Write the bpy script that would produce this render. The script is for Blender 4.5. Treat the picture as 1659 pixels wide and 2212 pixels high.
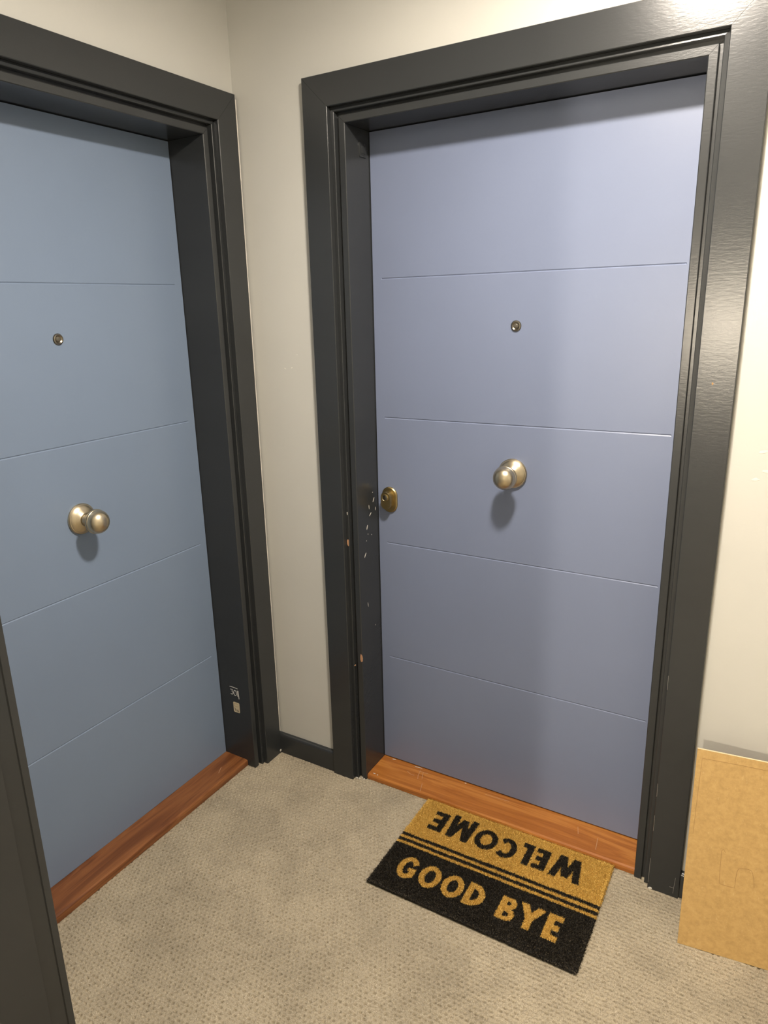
import bpy, bmesh, math, random
import numpy as np
from mathutils import Vector, Matrix

for o in list(bpy.data.objects):
    bpy.data.objects.remove(o, do_unlink=True)
scene = bpy.context.scene
COL = scene.collection
rng = np.random.default_rng(7)
random.seed(7)

# ------------------------------------------------------------------ camera
IW, IH, FPX = 1659.0, 2212.0, 1527.1752
CAM = Vector((1.5126, -1.7760, 1.5807))
YAW, PITCH, ROLL = 0.5465, -0.2760, -0.0281
fw = Vector((-math.sin(YAW) * math.cos(PITCH), math.cos(YAW) * math.cos(PITCH), math.sin(PITCH)))
rt = Vector((math.cos(YAW), math.sin(YAW), 0))
up = rt.cross(fw)
rt, up = (math.cos(ROLL) * rt + math.sin(ROLL) * up), (-math.sin(ROLL) * rt + math.cos(ROLL) * up)
cd = bpy.data.cameras.new('camera')
cam = bpy.data.objects.new('camera', cd)
COL.objects.link(cam)
cam.matrix_world = Matrix(((rt.x, up.x, -fw.x, CAM.x), (rt.y, up.y, -fw.y, CAM.y), (rt.z, up.z, -fw.z, CAM.z), (0, 0, 0, 1)))
cd.sensor_fit = 'AUTO'
cd.sensor_width = 36.0
cd.lens = FPX * 36.0 / IH
cd.shift_x = 27.57 / IH
cd.shift_y = -10.785 / IH
cd.clip_start = 0.02
scene.camera = cam

# ------------------------------------------------------------------ world, exposure, lamp levels
world = bpy.data.worlds.new('world')
scene.world = world
world.use_nodes = True
world.node_tree.nodes['Background'].inputs[0].default_value = (0.02, 0.02, 0.02, 1)
vs = scene.view_settings
vs.view_transform = 'Standard'
vs.look = 'None'
vs.gamma = 1.0
vs.use_curve_mapping = False
vs.exposure = 0.0
LAMP_POS = (1.175, -0.775)          # ceiling lamp in the lobby
LAMP_POWER = 670.0                 # emission strength of its diffuser
LAMP_COL = (1.0, 0.895, 0.770)
SCONCE_POS = (1.06, -3.62, 1.39)    # wall lamp in the passage behind the camera
SCONCE_POWER = 2800.0
SCONCE_COL = (1.0, 0.87, 0.69)

# ------------------------------------------------------------------ dimensions (metres)
CEIL = 2.50
ZT = 2.058                 # top of the door openings
OW = 0.8905                 # opening width
RU0 = 0.3806               # back-wall opening starts at x
LU0 = 0.1345               # left-wall opening starts at -y
DR, DL = 0.1277, 0.1375    # door set back from wall face
YF = -1.237                # lobby face of the front wall
XR = 2.30                  # right wall
YB = -3.62                 # end of the passage

# ------------------------------------------------------------------ node helpers
def new_mat(name):
    m = bpy.data.materials.new(name)
    m.use_nodes = True
    nt = m.node_tree
    return m, nt, nt.nodes['Principled BSDF']

def N(nt, t, **kw):
    n = nt.nodes.new(t)
    for k, v in kw.items():
        setattr(n, k, v)
    return n

def coords(nt, scale=(1, 1, 1), kind='Object'):
    tc = N(nt, 'ShaderNodeTexCoord')
    mp = N(nt, 'ShaderNodeMapping')
    mp.inputs['Scale'].default_value = scale
    nt.links.new(tc.outputs[kind], mp.inputs[0])
    return mp.outputs[0]

def noise(nt, vec, scale, detail=3, rough=0.55, dist=0.0):
    n = N(nt, 'ShaderNodeTexNoise')
    n.inputs['Scale'].default_value = scale
    n.inputs['Detail'].default_value = detail
    n.inputs['Roughness'].default_value = rough
    n.inputs['Distortion'].default_value = dist
    nt.links.new(vec, n.inputs['Vector'])
    return n.outputs['Fac']

def ramp(nt, fac, stops):
    r = N(nt, 'ShaderNodeValToRGB')
    els = r.color_ramp.elements
    while len(els) < len(stops):
        els.new(0.5)
    for e, (p, c) in zip(els, stops):
        e.position = p
        e.color = (c[0], c[1], c[2], 1)
    nt.links.new(fac, r.inputs[0])
    return r.outputs[0]

def bump(nt, bsdf, fac, strength=0.1, dist=0.002):
    b = N(nt, 'ShaderNodeBump')
    b.inputs['Strength'].default_value = strength
    b.inputs['Distance'].default_value = dist
    nt.links.new(fac, b.inputs['Height'])
    nt.links.new(b.outputs[0], bsdf.inputs['Normal'])
    return b

def scl(c, k):
    return tuple(x * k for x in c)

ALB = 0.87      # overall reflectance of the paints, boards and yarns

def dim(stops):
    return [(p, scl(c, ALB)) for p, c in stops]

def paint(name, col, rough, bs=0.06, bscale=180, var=0.06, stretch=(1, 1, 1), spec=0.5):
    col = scl(col, ALB)
    m, nt, b = new_mat(name)
    v = coords(nt, stretch)
    big = noise(nt, v, 2.2, 4)
    nt.links.new(ramp(nt, big, [(0.3, scl(col, 1 - var)), (0.7, scl(col, 1 + var))]), b.inputs['Base Color'])
    b.inputs['Roughness'].default_value = rough
    b.inputs['Specular IOR Level'].default_value = spec
    bump(nt, b, noise(nt, v, bscale, 2), bs, 0.002)
    return m

def plain(name, col, rough=0.5, metal=0.0):
    col = scl(col, ALB)
    m, nt, b = new_mat(name)
    v = coords(nt)
    nt.links.new(ramp(nt, noise(nt, v, 60, 3), [(0.3, scl(col, 0.92)), (0.7, scl(col, 1.06))]), b.inputs['Base Color'])
    b.inputs['Roughness'].default_value = rough
    b.inputs['Metallic'].default_value = metal
    return m

def emissive(name, col, power):
    m, nt, b = new_mat(name)
    b.inputs['Base Color'].default_value = (0.8, 0.8, 0.78, 1)
    b.inputs['Emission Color'].default_value = (*col, 1)
    b.inputs['Emission Strength'].default_value = power
    return m

def wood(name, stops, axis, seed):
    m, nt, b = new_mat(name)
    sc = (1.2, 14, 14) if axis == 'x' else (14, 1.2, 14)
    v = coords(nt, sc)
    nt.nodes[-1].inputs['Location'].default_value = (seed, seed * 0.7, 0)
    f1 = noise(nt, v, 1.6, 3, 0.5, 1.8)
    w = N(nt, 'ShaderNodeMath', operation='MULTIPLY')
    w.inputs[1].default_value = 5.0
    nt.links.new(f1, w.inputs[0])
    fr = N(nt, 'ShaderNodeMath', operation='PINGPONG')
    fr.inputs[1].default_value = 1.0
    nt.links.new(w.outputs[0], fr.inputs[0])
    v2 = coords(nt, (4, 120, 120) if axis == 'x' else (120, 4, 120))
    f2 = noise(nt, v2, 2.5, 4, 0.6)
    mx = N(nt, 'ShaderNodeMix')
    mx.inputs[0].default_value = 0.50
    nt.links.new(fr.outputs[0], mx.inputs[2])
    nt.links.new(f2, mx.inputs[3])
    nt.links.new(ramp(nt, mx.outputs[0], dim(stops)), b.inputs['Base Color'])
    b.inputs['Roughness'].default_value = 0.36
    bump(nt, b, f2, 0.08, 0.001)
    return m

def fibre(name, col_a, col_b, col_c, rough=0.85, stain=0.0):
    m, nt, b = new_mat(name)
    g = N(nt, 'ShaderNodeNewGeometry')
    c = ramp(nt, g.outputs['Random Per Island'], dim([(0.0, col_a), (0.55, col_b), (1.0, col_c)]))
    if stain:
        v = coords(nt)
        s = ramp(nt, noise(nt, v, 4.5, 4, 0.6, 0.4), [(0.30, (1 - stain,) * 3), (0.62, (1, 1, 1))])
        mx = N(nt, 'ShaderNodeMix', data_type='RGBA', blend_type='MULTIPLY')
        mx.inputs[0].default_value = 1.0
        nt.links.new(c, mx.inputs[6])
        nt.links.new(s, mx.inputs[7])
        c = mx.outputs[2]
    nt.links.new(c, b.inputs['Base Color'])
    b.inputs['Roughness'].default_value = rough
    b.inputs['Specular IOR Level'].default_value = 0.2
    return m

M = {}
M['wall'] = paint('wall_paint', (0.66, 0.652, 0.605), 0.62, 0.10, 90, 0.03)
M['ceiling'] = paint('ceiling_paint', (0.72, 0.71, 0.68), 0.8, 0.05, 90, 0.02)
M['charcoal'] = paint('charcoal_gloss_paint', (0.037, 0.040, 0.042), 0.25, 0.075, 150, 0.08, (0.5, 0.5, 1.6), 0.42)
M['door_a'] = paint('violet_blue_door_paint', (0.216, 0.259, 0.388), 0.36, 0.05, 130, 0.03)
M['door_b'] = paint('slate_blue_door_paint', (0.216, 0.283, 0.400), 0.36, 0.05, 130, 0.03)
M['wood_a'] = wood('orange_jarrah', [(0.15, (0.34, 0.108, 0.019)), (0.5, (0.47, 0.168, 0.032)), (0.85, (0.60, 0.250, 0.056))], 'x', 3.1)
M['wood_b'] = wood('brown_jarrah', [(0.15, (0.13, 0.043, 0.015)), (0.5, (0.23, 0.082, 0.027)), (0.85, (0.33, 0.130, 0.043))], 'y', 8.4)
M['white'] = plain('white_undercoat', (0.80, 0.76, 0.68), 0.6)
M['rawwood'] = plain('bare_timber', (0.55, 0.30, 0.16), 0.6)
M['ink'] = plain('white_chalk', (0.75, 0.74, 0.70), 0.7)
M['sticker'] = plain('cream_sticker', (0.72, 0.62, 0.42), 0.5)
M['black'] = plain('black_print', (0.02, 0.02, 0.02), 0.5)
M['scratch'] = plain('scratched_timber', (0.62, 0.38, 0.22), 0.6)
M['mark'] = plain('bare_plaster', (0.86, 0.84, 0.76), 0.7)
M['lamp'] = emissive('lamp_diffuser_glow', LAMP_COL, LAMP_POWER)
M['sconce'] = emissive('sconce_glow', SCONCE_COL, SCONCE_POWER)
M['scuff'] = plain('grey_scuff', (0.32, 0.31, 0.29), 0.6)
M['lampwhite'] = plain('lamp_housing_white', (0.75, 0.75, 0.73), 0.4)

def brass(name, col, rough):
    m, nt, b = new_mat(name)
    v = coords(nt)
    nt.links.new(ramp(nt, noise(nt, v, 45, 3), [(0.3, scl(col, 0.9)), (0.7, scl(col, 1.08))]), b.inputs['Base Color'])
    b.inputs['Metallic'].default_value = 1.0
    b.inputs['Roughness'].default_value = rough
    return m
M['brass'] = brass('antique_satin_brass', (0.62, 0.535, 0.385), 0.33)
M['oldbrass'] = brass('tarnished_brass', (0.40, 0.315, 0.155), 0.36)
M['bronze'] = brass('dark_bronze', (0.26, 0.235, 0.19), 0.28)
M['steel'] = brass('bright_steel', (0.72, 0.70, 0.64), 0.2)
M['glass'] = plain('peephole_glass', (0.10, 0.09, 0.07), 0.08)

def mdf():
    m, nt, b = new_mat('tan_fibreboard')
    v = coords(nt)
    c1 = ramp(nt, noise(nt, v, 70, 6, 0.7), dim([(0.30, (0.48, 0.305, 0.108)), (0.55, (0.60, 0.385, 0.143)), (0.75, (0.66, 0.44, 0.175))]))
    v2 = coords(nt, (1.0, 1.0, 0.35))
    s = ramp(nt, noise(nt, v2, 240, 2, 0.5, 1.0), [(0.66, (0, 0, 0)), (0.74, (0.5, 0.5, 0.5))])
    mx = N(nt, 'ShaderNodeMix', data_type='RGBA')
    nt.links.new(s, mx.inputs[0])
    nt.links.new(c1, mx.inputs[6])
    mx.inputs[7].default_value = (0.62, 0.45, 0.22, 1)
    nt.links.new(mx.outputs[2], b.inputs['Base Color'])
    b.inputs['Roughness'].default_value = 0.5
    return m
M['mdf'] = mdf()
M['edgehighlight'] = plain('sawn_edge_highlight', (0.90, 0.72, 0.46), 0.6)  # highlight along the panel's sawn top edge, put into a paler colour
M['mdfdark'] = plain('fibreboard_score', (0.36, 0.205, 0.072), 0.6)

def carpet():
    m, nt, b = new_mat('taupe_carpet')
    v = coords(nt)
    fine = noise(nt, v, 420, 3, 0.7)
    c = ramp(nt, fine, dim([(0.28, (0.32, 0.270, 0.185)), (0.5, (0.50, 0.430, 0.315)), (0.75, (0.64, 0.565, 0.430))]))
    st = ramp(nt, noise(nt, v, 4.5, 4, 0.6, 0.4), [(0.30, (0.75,) * 3), (0.60, (1, 1, 1))])
    mx = N(nt, 'ShaderNodeMix', data_type='RGBA', blend_type='MULTIPLY')
    mx.inputs[0].default_value = 1.0
    nt.links.new(c, mx.inputs[6])
    nt.links.new(st, mx.inputs[7])
    nt.links.new(mx.outputs[2], b.inputs['Base Color'])
    b.inputs['Roughness'].default_value = 0.95
    b.inputs['Specular IOR Level'].default_value = 0.1
    bump(nt, b, fine, 0.5, 0.002)
    return m
M['carpet'] = carpet()
M['carpet_fibre'] = fibre('taupe_carpet_fibre', (0.31, 0.262, 0.188), (0.53, 0.457, 0.343), (0.74, 0.655, 0.505), stain=0.25)
M['coir'] = fibre('golden_coir', (0.60, 0.345, 0.066), (0.76, 0.475, 0.105), (0.90, 0.62, 0.19))
M['coirblack'] = fibre('black_coir', (0.010, 0.009, 0.008), (0.020, 0.017, 0.013), (0.075, 0.060, 0.040), 0.6)

# ------------------------------------------------------------------ object helpers
def wloc(o):
    l = Vector((0, 0, 0))
    while o is not None:
        l += o.location
        o = o.parent
    return l

def link(name, me, mat, parent=None):
    o = bpy.data.objects.new(name, me)
    COL.objects.link(o)
    if mat is not None:
        me.materials.append(mat)
    if parent is not None:
        me.transform(Matrix.Translation(-wloc(parent)))
        o.parent = parent
    return o

def mesh(name, verts, faces, mat, parent=None, smooth=None):
    me = bpy.data.meshes.new(name)
    me.from_pydata([tuple(v) for v in verts], [], faces)
    bm = bmesh.new()
    bm.from_mesh(me)
    bmesh.ops.recalc_face_normals(bm, faces=bm.faces)
    bm.to_mesh(me)
    bm.free()
    if smooth is not None:
        me.polygons.foreach_set('use_smooth', [True] * len(me.polygons))
        me.set_sharp_from_angle(angle=math.radians(smooth))
    return link(name, me, mat, parent)

def root(name, loc, label, cat=None, kind=None, group=None):
    o = bpy.data.objects.new(name, None)
    COL.objects.link(o)
    o.location = loc
    return tag(o, label, cat, kind, group)

def tag(o, label, cat=None, kind=None, group=None):
    o['label'] = label
    if cat: o['category'] = cat
    if kind: o['kind'] = kind
    if group: o['group'] = group
    return o

def boxvf(boxes):
    V, F = [], []
    for (x0, x1, y0, y1, z0, z1) in boxes:
        b = len(V)
        V += [(x, y, z) for z in (z0, z1) for y in (y0, y1) for x in (x0, x1)]
        F += [tuple(b + i for i in f) for f in ((0, 2, 3, 1), (4, 5, 7, 6), (0, 1, 5, 4), (2, 6, 7, 3), (0, 4, 6, 2), (1, 3, 7, 5))]
    return V, F

def bevel_box(name, b, mat, parent, r):
    bm = bmesh.new()
    V, F = boxvf([b])
    vs_ = [bm.verts.new(v) for v in V]
    for f in F:
        bm.faces.new([vs_[i] for i in f])
    bmesh.ops.recalc_face_normals(bm, faces=bm.faces)
    bmesh.ops.bevel(bm, geom=list(bm.edges), offset=r, segments=2, affect='EDGES', profile=0.7)
    me = bpy.data.meshes.new(name)
    bm.to_mesh(me)
    bm.free()
    me.polygons.foreach_set('use_smooth', [True] * len(me.polygons))
    me.set_sharp_from_angle(angle=math.radians(40))
    return link(name, me, mat, parent)

def prism(poly, fa, fb):
    """closed 2D polygon swept between two maps fa(p), fb(p) -> 3D"""
    n = len(poly)
    V = [fa(p) for p in poly] + [fb(p) for p in poly]
    F = [(i, (i + 1) % n, n + (i + 1) % n, n + i) for i in range(n)]
    F += [tuple(range(n))[::-1], tuple(range(n, 2 * n))]
    return V, F

def MB_(u, n, z):       # back wall coordinates: along wall, out of wall, up
    return (u, -n, z)

def ML_(u, n, z):       # left wall coordinates
    return (n, -u, z)

def lathe(name, prof, mp, u, z, n0, mat, parent, seg=48, smooth=35):
    V, F = [], []
    for (r, h) in prof:
        for k in range(seg):
            a = 2 * math.pi * k / seg
            V.append(mp(u + r * math.cos(a), n0 + h, z + r * math.sin(a)))
    m = len(prof)
    for i in range(m - 1):
        for k in range(seg):
            k2 = (k + 1) % seg
            F.append((i * seg + k, i * seg + k2, (i + 1) * seg + k2, (i + 1) * seg + k))
    F.append(tuple(range(seg)))
    F.append(tuple(range((m - 1) * seg, m * seg)))
    return mesh(name, V, F, mat, parent, smooth)

def stadium(w, h, seg=14):
    r = w / 2
    s = h / 2 - r
    P = []
    for k in range(seg + 1):
        a = math.pi * k / seg
        P.append((r * math.cos(a), s + r * math.sin(a)))
    for k in range(seg + 1):
        a = math.pi + math.pi * k / seg
        P.append((r * math.cos(a), -s + r * math.sin(a)))
    return P

def stack(name, layers, mp, u, z, mat, parent, smooth=30):
    """layers: list of (outline, n) loops of equal length"""
    V, F = [], []
    m = len(layers[0][0])
    for (P, n) in layers:
        V += [mp(u + p[0], n, z + p[1]) for p in P]
    for i in range(len(layers) - 1):
        for k in range(m):
            k2 = (k + 1) % m
            F.append((i * m + k, i * m + k2, (i + 1) * m + k2, (i + 1) * m + k))
    F.append(tuple(range(m)))
    F.append(tuple(range((len(layers) - 1) * m, len(layers) * m)))
    return mesh(name, V, F, mat, parent, smooth)

def ribbon(name, pts, w, mp, mat, parent, thick=0.0006, taper=False):
    """a thin raised stroke drawn along pts (plane coordinates a,b); mp(a,b,h) -> 3D"""
    V, F = [], []
    n = len(pts)
    for i, p in enumerate(pts):
        a = pts[max(i - 1, 0)]
        b = pts[min(i + 1, n - 1)]
        dx, dy = b[0] - a[0], b[1] - a[1]
        L = math.hypot(dx, dy) or 1
        ww = w * (1 if not taper else (0.25 + 0.75 * math.sin(math.pi * (i + 0.5) / n)))
        nx, ny = -dy / L * ww / 2, dx / L * ww / 2
        V += [mp(p[0] + nx, p[1] + ny, 0), mp(p[0] - nx, p[1] - ny, 0), mp(p[0] + nx * 0.8, p[1] + ny * 0.8, thick), mp(p[0] - nx * 0.8, p[1] - ny * 0.8, thick)]
    for i in range(n - 1):
        k, l = 4 * i, 4 * i + 4
        F += [(k, k + 2, l + 2, l), (k + 2, k + 3, l + 3, l + 2), (k + 3, k + 1, l + 1, l + 3), (k + 1, k, l, l + 1)]
    F += [(0, 1, 3, 2), (4 * n - 4, 4 * n - 2, 4 * n - 1, 4 * n - 3)]
    return mesh(name, V, F, mat, parent)

def flake(name, cx, cy, w, h, ang, mp, mat, parent, thick=0.0007, seed=0):
    r = random.Random(seed)
    P = []
    for k in range(9):
        a = 2 * math.pi * k / 9
        q = r.uniform(0.75, 1.15)
        x, y = w / 2 * q * math.cos(a), h / 2 * q * math.sin(a)
        P.append((cx + x * math.cos(ang) - y * math.sin(ang), cy + x * math.sin(ang) + y * math.cos(ang)))
    V = [mp(p[0], p[1], 0) for p in P] + [mp(p[0], p[1], thick) for p in P]
    F = [tuple(range(9)), tuple(range(9, 18))] + [(k, (k + 1) % 9, 9 + (k + 1) % 9, 9 + k) for k in range(9)]
    return mesh(name, V, F, mat, parent)

def fast_mesh(name, V, loops, nper, mat, parent=None, smooth=False):
    """numpy mesh: V (n,3), loops (m,nper)"""
    me = bpy.data.meshes.new(name)
    if parent is not None:
        V = V - np.array(wloc(parent))
    me.vertices.add(len(V))
    me.vertices.foreach_set('co', np.ascontiguousarray(V, dtype=np.float32).ravel())
    m = len(loops)
    me.loops.add(m * nper)
    me.loops.foreach_set('vertex_index', np.ascontiguousarray(loops, dtype=np.int32).ravel())
    me.polygons.add(m)
    me.polygons.foreach_set('loop_start', np.arange(0, m * nper, nper, dtype=np.int32))
    me.polygons.foreach_set('use_smooth', np.full(m, smooth))
    me.update(calc_edges=True)
    me.validate()
    me.materials.append(mat)
    o = bpy.data.objects.new(name, me)
    COL.objects.link(o)
    if parent is not None:
        o.parent = parent
    return o

# ------------------------------------------------------------------ room shell
def struct(name, boxes, mat, label, cat):
    V, F = boxvf(boxes)
    return tag(mesh(name, V, F, mat), label, cat, 'structure')

CO = 0.120   # casing overall offset from the opening
JO = 0.040   # jamb / moulding zone
T = 0.20
ru0, ru1 = RU0, RU0 + OW
lu0, lu1 = LU0, LU0 + OW
e = JO
struct('wall_back', [(-T, ru0 - e, 0, T, -0.05, CEIL), (ru1 + e, XR + T, 0, T, -0.05, CEIL), (ru0 - e, ru1 + e, 0, T, ZT + e, CEIL)],
       M['wall'], 'pale grey painted wall around the door with the brass lock', 'wall')
struct('wall_left', [(-T, 0, -(lu0 - e), 0, -0.05, CEIL), (-T, 0, YF - 0.16, -(lu1 + e), -0.05, CEIL), (-T, 0, -(lu1 + e), -(lu0 - e), ZT + e, CEIL)],
       M['wall'], 'pale grey painted wall around the slate blue door', 'wall')
JX, JX2, JH = 0.536, 2.275, 2.14       # lined opening in the front wall
struct('wall_front', [(0, JX - 0.02, YF - 0.16, YF, -0.05, CEIL), (JX2 + 0.02, XR, YF - 0.16, YF, -0.05, CEIL), (JX - 0.02, JX2 + 0.02, YF - 0.16, YF, JH + 0.02, CEIL)],
       M['wall'], 'pale grey wall with the wide lined opening to the passage', 'wall')
struct('wall_right', [(XR, XR + T, YB - T, 0, -0.05, CEIL)], M['wall'], 'pale grey side wall beyond the leaning fibreboard', 'wall')
struct('wall_passage_light_block', [(0.10, 0.30, -1.85, YF - 0.16, -0.05, CEIL), (0.10, 1.01, YB, -1.85, -0.05, CEIL)], M['wall'], 'pale grey side wall of the passage with an unseen block added to shade the door', 'wall')  # second box unseen, added to cut the sconce light across the violet-blue door
struct('wall_end', [(0.10, XR, YB - T, YB, -0.05, CEIL)], M['wall'], 'pale grey end wall of the passage carrying the sconce', 'wall')
struct('ceiling', [(-T, XR + T, YB - T, T, CEIL, CEIL + 0.1)], M['ceiling'], 'white painted ceiling over lobby and passage', 'ceiling')

# carpet: dimpled loop pile as real relief where it can be seen
def axis(a0, a1, f0, f1, step, coarse):
    return np.unique(np.round(np.concatenate([np.arange(a0, f0, coarse), np.arange(f0, f1, step), np.arange(f1, a1 + coarse * 0.5, coarse), [a1]]), 5))
gx = axis(-T, XR, -0.04, 1.72, 0.0019, 0.06)
gy = axis(YB, T, -1.20, 0.02, 0.0019, 0.06)
X, Y = np.meshgrid(gx, gy)
PX, PY = 0.0135, 0.0118

def carpet_height(X, Y):
    row = np.floor(Y / PY)
    def h2(i, j, k):
        return np.modf(np.abs(np.sin(i * 127.1 + j * 311.7 + k * 74.7) * 43758.5453))[0]
    Z = np.zeros_like(X)
    for dj in (-1, 0, 1):
        r_ = row + dj
        off = np.where(np.mod(r_, 2) == 0, 0, 0.5)
        col0 = np.floor(X / PX - off)
        for di in (-1, 0, 1):
            c_ = col0 + di
            px = (c_ + off + 0.5 + (h2(c_, r_, 1) - 0.5) * 0.25) * PX
            py = (r_ + 0.5 + (h2(c_, r_, 2) - 0.5) * 0.25) * PY
            dep = 0.0030 + 0.0105 * h2(c_, r_, 3)
            d2 = ((X - px) / 0.0032) ** 2 + ((Y - py) / 0.0021) ** 2
            Z -= dep * np.exp(-d2)
    return Z
Z = carpet_height(X, Y) + rng.normal(0, 0.00035, X.shape)
far = (X < -0.045) | (X > 1.73) | (Y < -1.21) | (Y > 0.025)
Z[far] = 0
ny_, nx_ = X.shape
idx = np.arange(ny_ * nx_).reshape(ny_, nx_)
quads = np.stack([idx[:-1, :-1], idx[:-1, 1:], idx[1:, 1:], idx[1:, :-1]], -1).reshape(-1, 4)
floor = fast_mesh('floor', np.stack([X, Y, Z], -1).reshape(-1, 3), quads, 4, M['carpet'], smooth=True)
tag(floor, 'taupe dimpled loop-pile carpet covering the lobby floor', 'carpet', 'structure')

# loose yarn ends lying over the loops
nf = 120000
fx, fy = rng.uniform(-0.03, 1.72, nf), rng.uniform(-1.15, 0.012, nf)
keep = (fy < 0.006) & (fx > -0.028)
fx, fy = fx[keep], fy[keep]
hz = carpet_height(fx, fy)
keep = hz > -0.0007
fx, fy, hz = fx[keep], fy[keep], hz[keep]
nf = len(fx)
an = rng.uniform(0, 2 * np.pi, nf)
ln = rng.uniform(0.0025, 0.0055, nf)
wd = rng.uniform(0.0005, 0.0010, nf)
tip = rng.uniform(0.0004, 0.0016, nf)
ca, sa = np.cos(an), np.sin(an)
V = np.empty((nf, 3, 3))
V[:, 0] = np.stack([fx - sa * wd, fy + ca * wd, hz + 0.0002], -1)
V[:, 1] = np.stack([fx + sa * wd, fy - ca * wd, hz + 0.0002], -1)
V[:, 2] = np.stack([fx + ca * ln, fy + sa * ln, hz + tip], -1)
cp_ = fast_mesh('carpet_pile', V.reshape(-1, 3), np.arange(nf * 3).reshape(-1, 3), 3, M['carpet_fibre'], floor)
cp_['kind'] = 'stuff'

# ------------------------------------------------------------------ door frames
CASING = [(0.120, 0.0), (0.120, 0.0195), (0.1185, 0.0213), (0.0418, 0.0213), (0.0402, 0.0197), (0.0402, 0.0)]
JAMB = [(0.0398, 0.0045), (0.0300, 0.0060), (0.0285, 0.0045), (0.0285, -0.0125), (0.0195, -0.0125), (0.0195, -0.0030), (0.0182, -0.0018),
        (0.0018, -0.0018), (0.0, -0.0036), (0.0, -0.1995), (0.0398, -0.1995)]

def frame(name, mp, u0, label, loc):
    t = root(name, loc, label, 'door frame', 'structure')
    u1 = u0 + OW
    for nm, prof in (('casing', CASING), ('jamb', JAMB)):
        for side in ('l', 'h', 'r'):
            if side == 'l':
                fa = lambda p: mp(u0 - p[0], p[1], 0.0)
                fb = lambda p: mp(u0 - p[0], p[1], ZT + p[0] - 0.0007)
            elif side == 'r':
                fa = lambda p: mp(u1 + p[0], p[1], 0.0)
                fb = lambda p: mp(u1 + p[0], p[1], ZT + p[0] - 0.0007)
            else:
                fa = lambda p: mp(u0 - p[0], p[1], ZT + p[0])
                fb = lambda p: mp(u1 + p[0], p[1], ZT + p[0])
            V, F = prism(prof, fa, fb)
            mesh(nm if side != 'h' else nm.replace('casing', 'head_casing').replace('jamb', 'head_jamb'), V, F, M['charcoal'], t)
    return t
fr_r = frame('trim_1', MB_, ru0, 'glossy charcoal door frame with chipped jamb around the violet-blue door', (ru0 + OW / 2, 0, 0))
fr_l = frame('trim_2', ML_, lu0, 'charcoal door frame with chalked number around the slate blue door', (0, -(lu0 + OW / 2), 0))

# lined opening of the front wall: reveal, rebate and bead
t3 = root('trim_3', (JX, YF - 0.08, 0), 'charcoal lining of the wide opening to the passage', 'door frame', 'structure')
LIN = [(0.0, -0.170), (0.0, -0.0405), (-0.0065, -0.0395), (-0.0012, -0.0130), (0.0012, -0.0115), (0.0006, 0.0), (-0.0198, 0.0), (-0.0198, -0.170)]
for nm, fa, fb in (('jamb', lambda p: (JX + p[0], YF + p[1], 0.0), lambda p: (JX + p[0], YF + p[1], JH - p[0])),
                   ('jamb', lambda p: (JX2 - p[0], YF + p[1], 0.0), lambda p: (JX2 - p[0], YF + p[1], JH - p[0])),
                   ('head_jamb', lambda p: (JX + p[0], YF + p[1], JH - p[0]), lambda p: (JX2 - p[0], YF + p[1], JH - p[0]))):
    V, F = prism(LIN, fa, fb)
    mesh(nm, V, F, M['charcoal'], t3)

# baseboards
BB = [(0.0, 0.0), (0.015, 0.0), (0.015, 0.066), (0.0135, 0.072), (0.010, 0.0765), (0.004, 0.078), (0.0, 0.078)]
def baseboard(name, mp, ua, ub, label):
    V, F = prism(BB, lambda p: mp(ua, p[0], p[1]), lambda p: mp(ub, p[0], p[1]))
    tag(mesh(name, V, F, M['charcoal'], None, 50), label, 'baseboard', 'structure')
baseboard('baseboard_corner', MB_, 0.0, ru0 - CO, 'short charcoal baseboard in the corner between the two door frames')
baseboard('baseboard_back', MB_, ru1 + CO, XR, 'charcoal baseboard running behind the leaning fibreboard')
baseboard('baseboard_left', ML_, lu1 + CO, -YF, 'short charcoal baseboard beside the lined opening')

# ------------------------------------------------------------------ doors
GZ = (0.4240, 0.8360, 1.2465, 1.6590)

def door(name, mp, u0, dset, grooves_u, mat, label, loc):
    t = root(name, loc, label, 'door', 'structure')
    a, b = u0 + 0.0025, u0 + OW - 0.0025
    z0, z1 = 0.0245, ZT - 0.0025
    n0, n1 = -dset, -dset - 0.042
    us = [a, grooves_u[0], grooves_u[1], b]
    hw, dp = 0.0027, 0.0018
    zs = [z0]
    for g in GZ:
        zs += [g - hw, g + hw]
    zs.append(z1)
    V, F = [], []
    for z in zs:
        for u in us:
            V.append(mp(u, n0, z))
    for j in range(len(zs) - 1):
        for i in range(3):
            q = (j * 4 + i, j * 4 + i + 1, j * 4 + 5 + i, j * 4 + 4 + i)
            if j % 2 == 1 and i == 1:
                k = len(V)
                zc = (zs[j] + zs[j + 1]) / 2
                V.append(mp(us[1] + 0.002, n0 - dp, zc))
                V.append(mp(us[2] - 0.002, n0 - dp, zc))
                F += [(q[0], q[1], k + 1, k), (k, k + 1, q[2], q[3]), (q[0], k, q[3]), (q[1], q[2], k + 1)]
            else:
                F.append(q)
    k = len(V)
    V += [mp(a, n1, z0), mp(b, n1, z0), mp(b, n1, z1), mp(a, n1, z1)]
    top = (len(zs) - 1) * 4
    F.append((k, k + 1, k + 2, k + 3))
    F.append((0, 1, 2, 3, k + 1, k))
    F.append(tuple(range(top, top + 4)) + (k + 2, k + 3))
    F.append(tuple(j * 4 for j in range(len(zs))) + (k + 3, k))
    F.append(tuple(j * 4 + 3 for j in range(len(zs))) + (k + 2, k + 1))
    mesh('leaf', V, F, mat, t)
    return t

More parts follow.
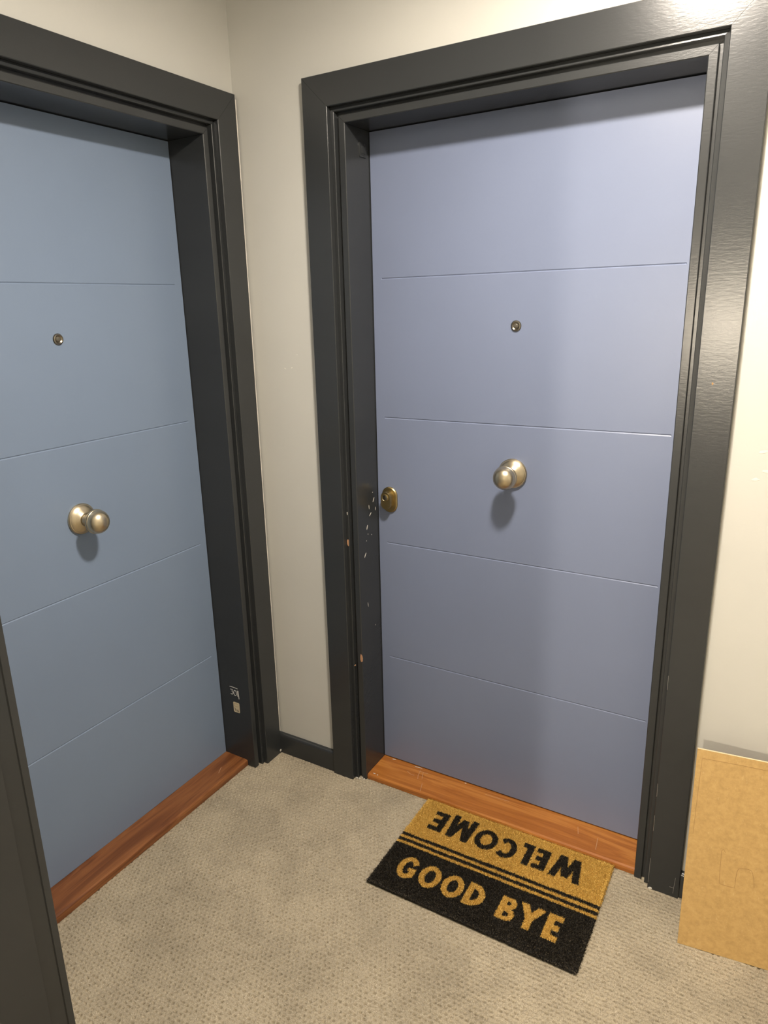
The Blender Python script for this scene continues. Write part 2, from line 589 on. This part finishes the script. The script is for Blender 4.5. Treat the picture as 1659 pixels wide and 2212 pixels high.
d_r = door('door_1', MB_, ru0, DR, (0.4119, 1.2490), M['door_a'], 'violet-blue grooved door with brass lock, above the doormat', (ru0 + OW / 2, DR, 0))
d_l = door('door_2', ML_, lu0, DL, (0.1634, 0.9980), M['door_b'], 'slate blue grooved door above the darker brown threshold', (-DL, -(lu0 + OW / 2), 0))

ROS = [(0.0420, 0.0), (0.0428, 0.002), (0.0428, 0.0055), (0.0405, 0.0085), (0.0390, 0.0092), (0.0375, 0.0110), (0.0300, 0.0165), (0.0215, 0.0200), (0.0185, 0.0230)]
KNB = [(0.0165, 0.0200), (0.0135, 0.0260), (0.0122, 0.0330), (0.0122, 0.0400), (0.0132, 0.0455), (0.0170, 0.0495), (0.0245, 0.0525), (0.0310, 0.0560), (0.0336, 0.0605), (0.0340, 0.0640),
       (0.0329, 0.0665), (0.0321, 0.0672), (0.0325, 0.0705), (0.0317, 0.0760), (0.0289, 0.0825), (0.0239, 0.0890), (0.0169, 0.0940), (0.0090, 0.0970), (0.0020, 0.0978)]

def knob(mp, u, z, n0, t):
    k = lathe('door_knob', KNB, mp, u, z, n0, M['brass'], t, 64, 25)
    k['label'] = 'round satin brass centre knob'
    lathe('rosette', ROS, mp, u, z, n0, M['brass'], k, 64, 25)

def peephole(mp, u, z, n0, t):
    p = lathe('peephole', [(0.0148, 0), (0.0150, 0.0015), (0.0138, 0.0035), (0.0105, 0.0042), (0.0088, 0.0030), (0.0072, 0.0022)], mp, u, z, n0, M['bronze'], t, 40, 25)
    p['label'] = 'round peephole in a dark bronze ring'
    lathe('lens', [(0.0072, 0.0020), (0.0066, 0.0032), (0.0045, 0.0044), (0.0020, 0.0050), (0.0004, 0.0051)], mp, u, z, n0, M['glass'], p, 32, 60)

knob(MB_, 0.8343, 1.1095, -DR, d_r)
peephole(MB_, 0.8317, 1.5197, -DR, d_r)
knob(ML_, 0.5975, 1.0430, -DL, d_l)
peephole(ML_, 0.5891, 1.5217, -DL, d_l)

# lock of the violet-blue door
lu, lz = 0.4262, 0.9835
n0 = -DR
lk = stack('lock', [(stadium(0.055, 0.084), n0), (stadium(0.055, 0.084), n0 + 0.0035), (stadium(0.050, 0.079), n0 + 0.0060), (stadium(0.048, 0.077), n0 + 0.0064)], MB_, lu, lz, M['oldbrass'], d_r, 20)
lk['label'] = 'oval tarnished brass lock plate'
stack('lock_housing', [(stadium(0.0350, 0.057), n0 + 0.0060), (stadium(0.0350, 0.057), n0 + 0.0275), (stadium(0.0335, 0.0555), n0 + 0.0290)], MB_, lu - 0.001, lz + 0.002, M['oldbrass'], lk, 20)
lathe('cylinder', [(0.0112, 0.0286), (0.0112, 0.0312), (0.0102, 0.0318), (0.0094, 0.0310)], MB_, lu - 0.001, lz + 0.0125, n0, M['oldbrass'], lk, 32)
lathe('plug', [(0.0086, 0.0290), (0.0086, 0.0312), (0.0080, 0.0316)], MB_, lu - 0.001, lz + 0.0125, n0, M['bronze'], lk, 32)
V, F = boxvf([(lu - 0.0024, lu + 0.0004, -(n0 + 0.0320), -(n0 + 0.0305), lz + 0.0065, lz + 0.0185)])
mesh('keyway', V, F, M['black'], lk)

# ------------------------------------------------------------------ thresholds
def threshold(name, mp, u0, nset, nfront, zt, mat, label, loc, ang):
    t = root(name, loc, label, 'threshold', group='timber door thresholds')
    P = [(-nset - 0.05, 0.001), (-nset - 0.05, zt), (nfront + 0.0035 - 0.011, zt - 0.0015), (nfront + 0.0015 - 0.003, zt - 0.004), (nfront, zt - 0.009), (nfront, 0.001)]
    V, F = prism(P, lambda p: mp(u0 + 0.0008, p[0], p[1]), lambda p: mp(u0 + OW - 0.0008, p[0], p[1]))
    mesh('board', V, F, mat, t)
    return t
th_r = threshold('door_threshold', MB_, ru0, DR, -0.008, 0.0205, M['wood_a'], 'orange-brown scratched timber threshold behind the doormat', (ru0 + OW / 2, 0, 0), 0)
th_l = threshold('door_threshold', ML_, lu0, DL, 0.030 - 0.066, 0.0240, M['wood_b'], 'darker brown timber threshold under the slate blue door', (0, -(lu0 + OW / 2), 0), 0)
# scratches on the orange threshold
TS = lambda a, b, h: (a, b, 0.0203 + h)
for pts in ([(0.535, 0.112), (0.540, 0.084), (0.548, 0.066)], [(0.530, 0.106), (0.566, 0.108)], [(0.548, 0.108), (0.556, 0.084), (0.560, 0.074)], [(0.572, 0.052), (0.584, 0.014)],
            [(0.497, 0.086), (0.518, 0.076), (0.528, 0.078)], [(1.085, 0.100), (1.094, 0.070)], [(1.150, 0.080), (1.156, 0.030)], [(0.78, 0.103), (0.86, 0.108)]):
    ribbon('scratch', pts, 0.0014, TS, M['scratch'], th_r, 0.0004)
for (cx, cy, w, h) in ((0.425, 0.1225, 0.016, 0.004), (0.52, 0.1235, 0.03, 0.003), (0.402, 0.020, 0.010, 0.003), (0.416, 0.018, 0.006, 0.003), (0.70, 0.1240, 0.008, 0.003)):
    flake('paint_chip', cx, cy, w, h, 0.05, TS, M['white'], th_r, 0.0006, int(cx * 1000))
TL = lambda a, b, h: (b, -a, 0.0236 + h)
ribbon('scratch', [(0.215, -0.090), (0.245, -0.075)], 0.0014, TL, M['scratch'], th_l, 0.0004)

# ------------------------------------------------------------------ wear and marks on the frames
RV = lambda a, b, h: (ru0 + h, a, b)            # right frame, reveal facing +x: (y, z)
for i, (y, z, w, h, an_) in enumerate(((0.071, 0.967, 0.003, 0.014, 0.1), (0.100, 0.985, 0.003, 0.020, -0.5), (0.078, 0.942, 0.003, 0.015, -0.9), (0.110, 0.953, 0.0025, 0.012, -0.1),
                                       (0.056, 0.903, 0.0035, 0.016, -0.4), (0.040, 0.815, 0.0035, 0.018, -0.6), (0.048, 0.640, 0.002, 0.018, 0.2), (0.060, 0.880, 0.002, 0.003, 0),
                                       (0.083, 0.872, 0.002, 0.003, 0), (0.095, 1.010, 0.002, 0.004, 0), (0.050, 0.860, 0.002, 0.003, 0), (0.091, 0.55, 0.002, 0.004, 0))):
    flake('paint_chip', y, z, w, h, an_, RV, M['white'], fr_r, 0.0005, i + 1)
RF = lambda a, b, h: (a, 0.0018 - h, b)
RG = lambda a, b, h: (a, -0.0046 - h, b)
flake('timber_chip', 0.3465, 0.866, 0.008, 0.027, 0.0, RG, M['rawwood'], fr_r, 0.0012, 40)
flake('timber_chip', 0.3780, 0.466, 0.010, 0.030, 0.0, RF, M['rawwood'], fr_r, 0.0012, 41)
flake('timber_chip', 0.3560, 0.438, 0.004, 0.009, -0.6, RG, M['rawwood'], fr_r, 0.0012, 42)
flake('paint_chip', 0.3475, 0.962, 0.003, 0.012, 0.1, RG, M['white'], fr_r, 0.0012, 43)
# frayed carpet backing at the foot of the jamb and caulk at the right foot
RC = lambda a, b, h: (a, -0.0213 - h, b)
flake('caulk', 1.3185, 0.003, 0.012, 0.006, 0.2, RC, M['white'], fr_r, 0.003, 44)
for pts in ([(1.3125, 0.02), (1.3128, 0.10)], [(1.3130, 0.19), (1.3128, 0.24)], [(1.3132, 0.30), (1.3128, 0.34)], [(1.3135, 0.62), (1.3130, 0.66)], [(1.377, 0.012), (1.3800, 0.065)], [(1.367, 0.030), (1.378, 0.030)]):
    ribbon('scuff', pts, 0.0007, RC, M['scuff'], fr_r, 0.0003)
flake('scuff', 1.345, 1.395, 0.004, 0.006, 0.2, lambda a, b, h: (a, -0.0213 - h, b), M['mdfdark'], fr_r, 0.0006, 46)
for i, (x, y, w, h) in enumerate(((0.350, -0.010, 0.010, 0.004), (0.360, -0.009, 0.007, 0.005), (0.366, 0.004, 0.012, 0.006), (0.374, -0.004, 0.008, 0.004), (0.377, 0.008, 0.006, 0.003))):
    flake('caulk', x, y, w, h, 0.4 * i, lambda a, b, h: (a, b, 0.001 + h), M['white'], fr_r, 0.004, 80 + i)
# painted-over keeper plate near the head of the lock-side jamb
bevel_box('keeper_plate', (ru0 - 0.001, ru0 + 0.0035, 0.073, 0.108, 1.985, 2.022), M['charcoal'], fr_r, 0.0012)
bevel_box('keeper_plate', (ru0 + 0.0034, ru0 + 0.0050, 0.082, 0.099, 1.994, 2.013), M['charcoal'], fr_r, 0.0006)

# white caulk joint between the left frame and the corner
for (z0_, z1_, w) in ((0.09, 0.62, 0.0022), (0.62, 1.31, 0.0026), (1.31, 1.95, 0.0024), (1.95, 2.165, 0.0046)):
    ribbon('caulk', [(lu0 - CO - 0.0012 + 0.0006 * math.sin(k * 2.1), z0_ + (z1_ - z0_) * k / 12) for k in range(13)], w, lambda a, b, h: (0.0198 + h, -a, b), M['white'], fr_l, 0.0015)
flake('caulk', 0.0185, 0.010, 0.012, 0.010, 0.3, lambda a, b, h: (0.0200 + h, -a, b), M['white'], fr_l, 0.002, 47)

# chalked number and little sticker on the lock-side reveal of the slate blue door
NV = lambda a, b, h: (a, -lu0 - h, b)
def arc(cx, cz, rx, rz, a0, a1, n=10):
    return [(cx + rx * math.cos(math.radians(a0 + (a1 - a0) * k / n)), cz + rz * math.sin(math.radians(a0 + (a1 - a0) * k / n))) for k in range(n + 1)]
num = root('chalk_number', (-0.070, -lu0, 0.285), 'number 301 chalked on the jamb beside the slate blue door', 'writing')
three = [(-0.0900, 0.2935), (-0.0790, 0.2935), (-0.0845, 0.2860)] + arc(-0.0850, 0.2805, 0.0062, 0.0062, 70, -140, 8)
zero = arc(-0.0695, 0.2830, 0.0062, 0.0105, 80, 440, 16)
ribbon('digit', three, 0.0022, NV, M['ink'], num, 0.0004)['label'] = 'chalked digit 3'
ribbon('digit', zero, 0.0022, NV, M['ink'], num, 0.0004)['label'] = 'chalked digit 0'
ribbon('digit', [(-0.0590, 0.2950), (-0.0582, 0.2720)], 0.0020, NV, M['ink'], num, 0.0004)['label'] = 'chalked digit 1'
ribbon('slash', [(-0.0548, 0.2955), (-0.0545, 0.2800), (-0.0530, 0.2630)], 0.0030, NV, M['ink'], num, 0.0004)
ribbon('overline', [(-0.0930, 0.3035), (-0.0780, 0.3040), (-0.0560, 0.3025)], 0.0024, NV, M['ink'], num, 0.0004, True)
stk = root('sticker', (-0.068, -lu0, 0.225), 'small cream sticker with black print below the chalked number', 'sticker')
def rrect(w, h, r, seg=4):
    P = []
    for (sx, sz, a0) in ((1, 1, 0), (-1, 1, 90), (-1, -1, 180), (1, -1, 270)):
        for k in range(seg + 1):
            a = math.radians(a0 + 90 * k / seg)
            P.append((sx * (w / 2 - r) + r * math.cos(a), sz * (h / 2 - r) + r * math.sin(a)))
    return P
stack('label_paper', [(rrect(0.028, 0.040, 0.004), lu0), (rrect(0.028, 0.040, 0.004), lu0 + 0.0006)], lambda u, n, z: (u, -n, z), -0.068, 0.226, M['sticker'], stk)
NS = lambda a, b, h: (a, -lu0 - 0.0006 - h, b)
ribbon('printed_box', [(-0.078, 0.2405), (-0.060, 0.2405), (-0.060, 0.2300), (-0.078, 0.2300), (-0.078, 0.2405)], 0.0008, NS, M['mdfdark'], stk, 0.0002)
for pts in ([(-0.0790, 0.2215), (-0.0745, 0.2215), (-0.0745, 0.2120)], [(-0.0705, 0.2190), (-0.0705, 0.2115), (-0.0670, 0.2115)], [(-0.0635, 0.2185), (-0.0650, 0.2110), (-0.0590, 0.2110), (-0.0635, 0.2185)]):
    ribbon('printed_mark', pts, 0.0020, NS, M['black'], stk, 0.0002)

# flaked paint on the walls
WB = bpy.data.objects['wall_back']
WM = lambda a, b, h: (a, -h, b)
for i, (x, z, w, h, an_) in enumerate(((1.4605, 1.2455, 0.020, 0.006, 0.3), (1.4720, 1.2015, 0.020, 0.007, -0.1), (1.4515, 1.1810, 0.015, 0.007, 0.1), (0.1325, 1.4030, 0.008, 0.0025, -0.5), (0.1590, 1.4060, 0.006, 0.0030, 0.5), (0.182, 1.446, 0.003, 0.002, 0))):
    flake('paint_flake', x, z, w, h, an_, WM, M['mark'], WB, 0.0005, 60 + i)

# ------------------------------------------------------------------ doormat
U0, V0 = 0.6195, -0.3900
MW, MH = 0.5960, 0.3960
mat_ = root('doormat', (U0 + MW / 2, V0 + MH / 2, 0), 'half golden, half black coir doormat reading WELCOME and GOOD BYE', 'doormat')
DU, DV = 0.6214 - U0, -0.3837 - V0     # offset of the lettering frame (mm figures below)

def seg_d(P, a, b):
    ax, ay = a
    bx, by = b
    dx, dy = bx - ax, by - ay
    t = np.clip(((P[0] - ax) * dx + (P[1] - ay) * dy) / (dx * dx + dy * dy + 1e-12), 0, 1)
    return np.hypot(P[0] - ax - t * dx, P[1] - ay - t * dy)

def box_stroke(P, a, b, w):
    """straight stroke with square ends"""
    ax, ay = a
    bx, by = b
    L = math.hypot(bx - ax, by - ay)
    ux, uy = (bx - ax) / L, (by - ay) / L
    s = (P[0] - ax) * ux + (P[1] - ay) * uy
    d = np.abs(-(P[0] - ax) * uy + (P[1] - ay) * ux)
    return (s >= 0) & (s <= L) & (d <= w / 2)

def ring(P, c, rx, ry, w, a0=0, a1=360):
    x, y = P[0] - c[0], P[1] - c[1]
    ro = np.hypot(x / rx, y / ry)
    ri = np.hypot(x / (rx - w), y / (ry - w))
    a = np.mod(np.degrees(np.arctan2(y, x)) - a0, 360)
    return (ro <= 1) & (ri >= 1) & (a <= (a1 - a0))

def glyph(ch, P, w, h, s):
    """P in letter coordinates: x 0..w, y 0..h; s stroke"""
    x, y = P
    ins = (x >= 0) & (x <= w) & (y >= 0) & (y <= h)
    if ch == 'E':
        return ins & ((x < s) | (y < s * 0.92) | (y > h - s * 0.92) | ((np.abs(y - h / 2) < s * 0.44) & (x < w * 0.90)))
    if ch == 'L':
        return ins & ((x < s) | (y < s * 0.92))
    if ch == 'O':
        return ring(P, (w / 2, h / 2), w / 2, h / 2 + 1, s)
    if ch == 'C':
        return ring(P, (w * 0.56, h / 2), w * 0.56, h / 2 + 1, s, 52, 308)
    if ch == 'G':
        return ring(P, (w * 0.53, h / 2), w * 0.53, h / 2 + 1, s, 42, 330) | (ins & (x > w - s) & (y < h * 0.50) & (y > h * 0.14)) | (ins & (np.abs(y - h * 0.44) < s * 0.40) & (x > w * 0.56))
    if ch == 'D':
        R = h / 2
        r2 = ((x - (w - R * 1.02)) / (R * 1.02)) ** 2 + ((y - R) / R) ** 2
        i2 = ((x - (w - R * 1.02)) / (R * 1.02 - s)) ** 2 + ((y - R) / (R - s)) ** 2
        left = x < (w - R * 1.02)
        return ins & ((x < s) | (left & ((y < s) | (y > h - s))) | (~left & (r2 <= 1) & (i2 >= 1)))
    if ch == 'B':
        out = np.zeros_like(x, dtype=bool)
        for (c, R, ww) in ((h * 0.745, h * 0.268, w * 0.93), (h * 0.275, h * 0.288, w)):
            xc = ww - R
            r2 = np.hypot(x - xc, y - c)
            le = x < xc
            out |= (le & (np.abs(y - c) <= R) & (np.abs(y - c) >= R - s * 0.78)) | (~le & (r2 <= R) & (r2 >= R - s * 0.85))
        return ins & (out | (x < s))
    if ch == 'Y':
        m = h * 0.44
        return ins & (box_stroke(P, (w / 2, -1), (w / 2, m + s * 0.3), s) | box_stroke(P, (w / 2 + s * 0.08, m - s * 0.2), (s * 0.30, h + 8), s) | box_stroke(P, (w / 2 - s * 0.08, m - s * 0.2), (w - s * 0.30, h + 8), s))
    if ch == 'W':
        return ((y >= 0) & (y <= h)) & (box_stroke(P, (s * 0.42, h + 5), (w * 0.285, -5), s) | box_stroke(P, (w * 0.265, -5), (w * 0.5, h * 0.88), s * 0.92) | box_stroke(P, (w * 0.735, -5), (w * 0.5, h * 0.88), s * 0.92) | box_stroke(P, (w - s * 0.42, h + 5), (w * 0.715, -5), s))
    if ch == 'M':
        return ((y >= 0) & (y <= h)) & (box_stroke(P, (s * 0.50, -5), (s * 0.82, h + 5), s) | box_stroke(P, (s * 0.80, h + 2), (w * 0.5, h * 0.10), s * 0.92) | box_stroke(P, (w - s * 0.80, h + 2), (w * 0.5, h * 0.10), s * 0.92) | box_stroke(P, (w - s * 0.50, -5), (w - s * 0.82, h + 5), s))

LET = [('G', 50, 106, 50, 133, 17, False), ('O', 119, 182, 51, 131, 17, False), ('O', 190, 252, 51, 131, 17, False), ('D', 261, 315, 52, 133, 18, False),
       ('B', 357, 404, 53, 132, 18, False), ('Y', 408, 475, 53, 136, 20, False), ('E', 484, 524, 52, 138, 20, False),
       ('W', 437, 524, 264, 356, 20, True), ('E', 385, 425, 266, 350, 20, True), ('L', 343, 376, 264, 351, 20, True), ('C', 275, 331, 261, 342, 18, True),
       ('O', 200, 270, 264, 346, 18, True), ('M', 110, 192, 261, 361, 20, True), ('E', 52, 99, 264, 350, 20, True)]

def classify(u, v):
    """u,v metres on the mat -> region index: 0 golden field, 1 black field, 2.. stripes, 10.. letters"""
    a, b = (u - DU) * 1000, (v - DV) * 1000
    b2 = b - (a - 300) * 0.010
    reg = np.where(b2 > 219, 0, 1)
    reg = np.where((b2 <= 219) & (b2 > 206.5), 2, reg)
    reg = np.where((b2 <= 206.5) & (b2 > 196), 3, reg)
    reg = np.where((b2 <= 196) & (b2 > 183.5), 4, reg)
    reg = np.where((b2 <= 183.5) & (b2 > 173.5), 5, reg)
    for i, (ch, u0_, u1_, v0_, v1_, s, flip) in enumerate(LET):
        w, h = u1_ - u0_, v1_ - v0_
        P = (a - u0_, b - v0_) if not flip else (u1_ - a, v1_ - b)
        reg = np.where(glyph(ch, P, w, h, s), 10 + i, reg)
    return reg
GOLD = {0, 3, 5} | {10 + i for i in range(7)}

bevel_box('backing', (U0 + 0.003, U0 + MW - 0.003, V0 + 0.003, V0 + MH - 0.003, 0.0005, 0.0075), M['black'], mat_, 0.0015)
cs = 0.002
cu, cv = np.meshgrid(np.arange(0.001, MW - 0.001, cs), np.arange(0.001, MH - 0.001, cs))
cu, cv = cu.ravel(), cv.ravel()
creg = classify(cu, cv)
nb = 150000
bu, bv = rng.uniform(0.0, MW, nb), rng.uniform(0.0, MH, nb)
breg = classify(bu + rng.normal(0, 0.0006, nb), bv + rng.normal(0, 0.0006, nb))
NAMES = {0: 'golden_pile', 1: 'black_pile', 2: 'stripe', 3: 'stripe', 4: 'stripe', 5: 'stripe'}
for r_ in [0, 1, 2, 3, 4, 5] + [10 + i for i in range(len(LET))]:
    sel = creg == r_
    x, y = cu[sel] + U0, cv[sel] + V0
    k = len(x)
    zc = 0.0098 + rng.normal(0, 0.0006, k)
    h = cs * 0.62
    A = np.empty((k, 4, 3))
    for j, (sx, sy) in enumerate(((-1, -1), (1, -1), (1, 1), (-1, 1))):
        A[:, j] = np.stack([x + sx * h, y + sy * h, zc + rng.normal(0, 0.0007, k)], -1)
    sb = breg == r_
    bx_, by_ = bu[sb] + U0, bv[sb] + V0
    kb = len(bx_)
    an = rng.uniform(0, 2 * np.pi, kb)
    tl = rng.uniform(0.0004, 0.0028, kb)
    # pile splays outwards near the edges of the mat
    eu = np.clip((0.010 - np.minimum(bu[sb], MW - bu[sb])) / 0.010, 0, 1) * np.where(bu[sb] < MW / 2, -1, 1)
    ev = np.clip((0.010 - np.minimum(bv[sb], MH - bv[sb])) / 0.010, 0, 1) * np.where(bv[sb] < MH / 2, -1, 1)
    zt = 0.0128 + rng.normal(0, 0.0010, kb) - 0.002 * np.maximum(np.abs(eu), np.abs(ev))
    wd = rng.uniform(0.00035, 0.0007, kb)
    ca, sa = np.cos(an), np.sin(an)
    fa_ = rng.uniform(0, 2 * np.pi, kb)
    cf, sf = np.cos(fa_), np.sin(fa_)
    tx, ty = bx_ + ca * tl + eu * 0.0025, by_ + sa * tl + ev * 0.0025
    B = np.empty((kb, 4, 3))
    B[:, 0] = np.stack([bx_ - cf * wd, by_ - sf * wd, np.full(kb, 0.0045)], -1)
    B[:, 1] = np.stack([bx_ + cf * wd, by_ + sf * wd, np.full(kb, 0.0045)], -1)
    B[:, 2] = np.stack([tx + cf * wd * 0.7, ty + sf * wd * 0.7, zt], -1)
    B[:, 3] = np.stack([tx - cf * wd * 0.7, ty - sf * wd * 0.7, zt], -1)
    Vall = np.concatenate([A.reshape(-1, 3), B.reshape(-1, 3)])
    o = fast_mesh(NAMES.get(r_, 'letter'), Vall, np.arange(len(Vall)).reshape(-1, 4), 4, M['coir'] if r_ in GOLD else M['coirblack'], mat_)
    o['kind'] = 'stuff'
    if r_ >= 10:
        o['label'] = ('golden' if r_ in GOLD else 'black') + ' coir letter ' + LET[r_ - 10][0]
    elif r_ > 1:
        o['label'] = ('golden' if r_ in GOLD else 'black') + ' stripe across the mat'

# ------------------------------------------------------------------ leaning fibreboard
BW, BT = 0.60, 0.0055
P0 = Vector((1.4115, -0.170, 0.001))
Ptop = Vector((1.4016, -0.080, 0.5126))
ev_ = (Ptop - P0).normalized()
BL = (Ptop - P0).length
eu_ = Vector((math.cos(0.123), math.sin(0.123), 0.0))
eu_ = (eu_ - ev_ * eu_.dot(ev_)).normalized()
en_ = eu_.cross(ev_)            # towards the room
if en_.y > 0:
    en_ = -en_
fb = root('fibreboard_panel', P0, 'tan fibreboard panel leaning against the grey wall', 'board')
def FB(a, b, h):
    return tuple(P0 + eu_ * a + ev_ * b + en_ * h)
V = [FB(a, b, h) for h in (0, -BT) for (a, b) in ((0, 0), (BW, 0), (BW, BL), (0, BL))]
mesh('panel', V, [(0, 1, 2, 3), (7, 6, 5, 4), (0, 4, 5, 1), (1, 5, 6, 2), (2, 6, 7, 3), (3, 7, 4, 0)], M['mdf'], fb)
V = [FB(a, b, h) for b in (BL, BL + 0.0006) for (a, h) in ((0, 0), (BW, 0), (BW, -BT), (0, -BT))]
mesh('cut_edge_highlight', V, [(0, 1, 2, 3), (7, 6, 5, 4), (0, 4, 5, 1), (1, 5, 6, 2), (2, 6, 7, 3), (3, 7, 4, 0)], M['edgehighlight'], fb)['label'] = 'sawn top edge of the panel, its bright highlight put into a paler colour'
def on_board(px, py):
    d = fw + rt * ((px - (IW / 2 - 27.57)) / FPX) - up * ((py - (IH / 2 - 10.785)) / FPX)
    t = (P0 - CAM).dot(en_) / d.dot(en_)
    Q = CAM + d * t - P0
    return (Q.dot(eu_), Q.dot(ev_))
cut = [on_board(*p) for p in ((1567, 1842), (1563, 1834), (1559, 1838), (1558, 1850), (1555.5, 1875), (1554, 1908), (1560, 1911), (1586.5, 1918.5), (1589, 1900), (1592, 1884), (1595, 1877.5), (1600, 1876), (1612, 1877), (1622, 1880), (1625.5, 1886), (1628, 1898), (1629, 1918))]
ribbon('score_line', cut, 0.0009, FB, M['mdfdark'], fb, 0.0003)
ribbon('score_line', [(0.012, BL - 0.022), (0.09, BL - 0.020), (0.30, BL - 0.019), (0.52, BL - 0.021)], 0.0009, FB, M['mdfdark'], fb, 0.0003)
ribbon('score_line', [(0.0125, BL - 0.024), (0.0110, BL - 0.10), (0.0095, BL - 0.22)], 0.0008, FB, M['mdfdark'], fb, 0.0003)

# ------------------------------------------------------------------ lamps
cl = root('ceiling_lamp', (LAMP_POS[0], LAMP_POS[1], CEIL), 'round white ceiling lamp over the lobby', 'lamp')
MC = lambda u, n, z: (u, z, CEIL - n)
lathe('housing', [(0.105, 0.0), (0.105, 0.026), (0.100, 0.031), (0.092, 0.031), (0.090, 0.028), (0.090, 0.010)], MC, LAMP_POS[0], LAMP_POS[1], 0.0, M['lampwhite'], cl, 48)
lathe('diffuser', [(0.088, 0.012), (0.088, 0.024), (0.080, 0.029), (0.055, 0.032), (0.025, 0.034), (0.002, 0.0345)], MC, LAMP_POS[0], LAMP_POS[1], 0.0, M['lamp'], cl, 48)
sc_ = root('wall_sconce', SCONCE_POS, 'round wall sconce on the end wall of the passage', 'lamp')
sy_ = SCONCE_POS[1]
ME = lambda u, n, z: (u, YB + n, z)
lathe('back_plate', [(0.040, 0.0), (0.040, 0.010), (0.034, 0.016), (0.016, 0.018)], ME, SCONCE_POS[0], SCONCE_POS[2], 0.0, M['lampwhite'], sc_, 48)
lathe('globe', [(0.014, 0.017), (0.026, 0.026), (0.034, 0.042), (0.034, 0.056), (0.026, 0.072), (0.012, 0.080), (0.002, 0.082)], ME, SCONCE_POS[0], SCONCE_POS[2], 0.0, M['sconce'], sc_, 48)
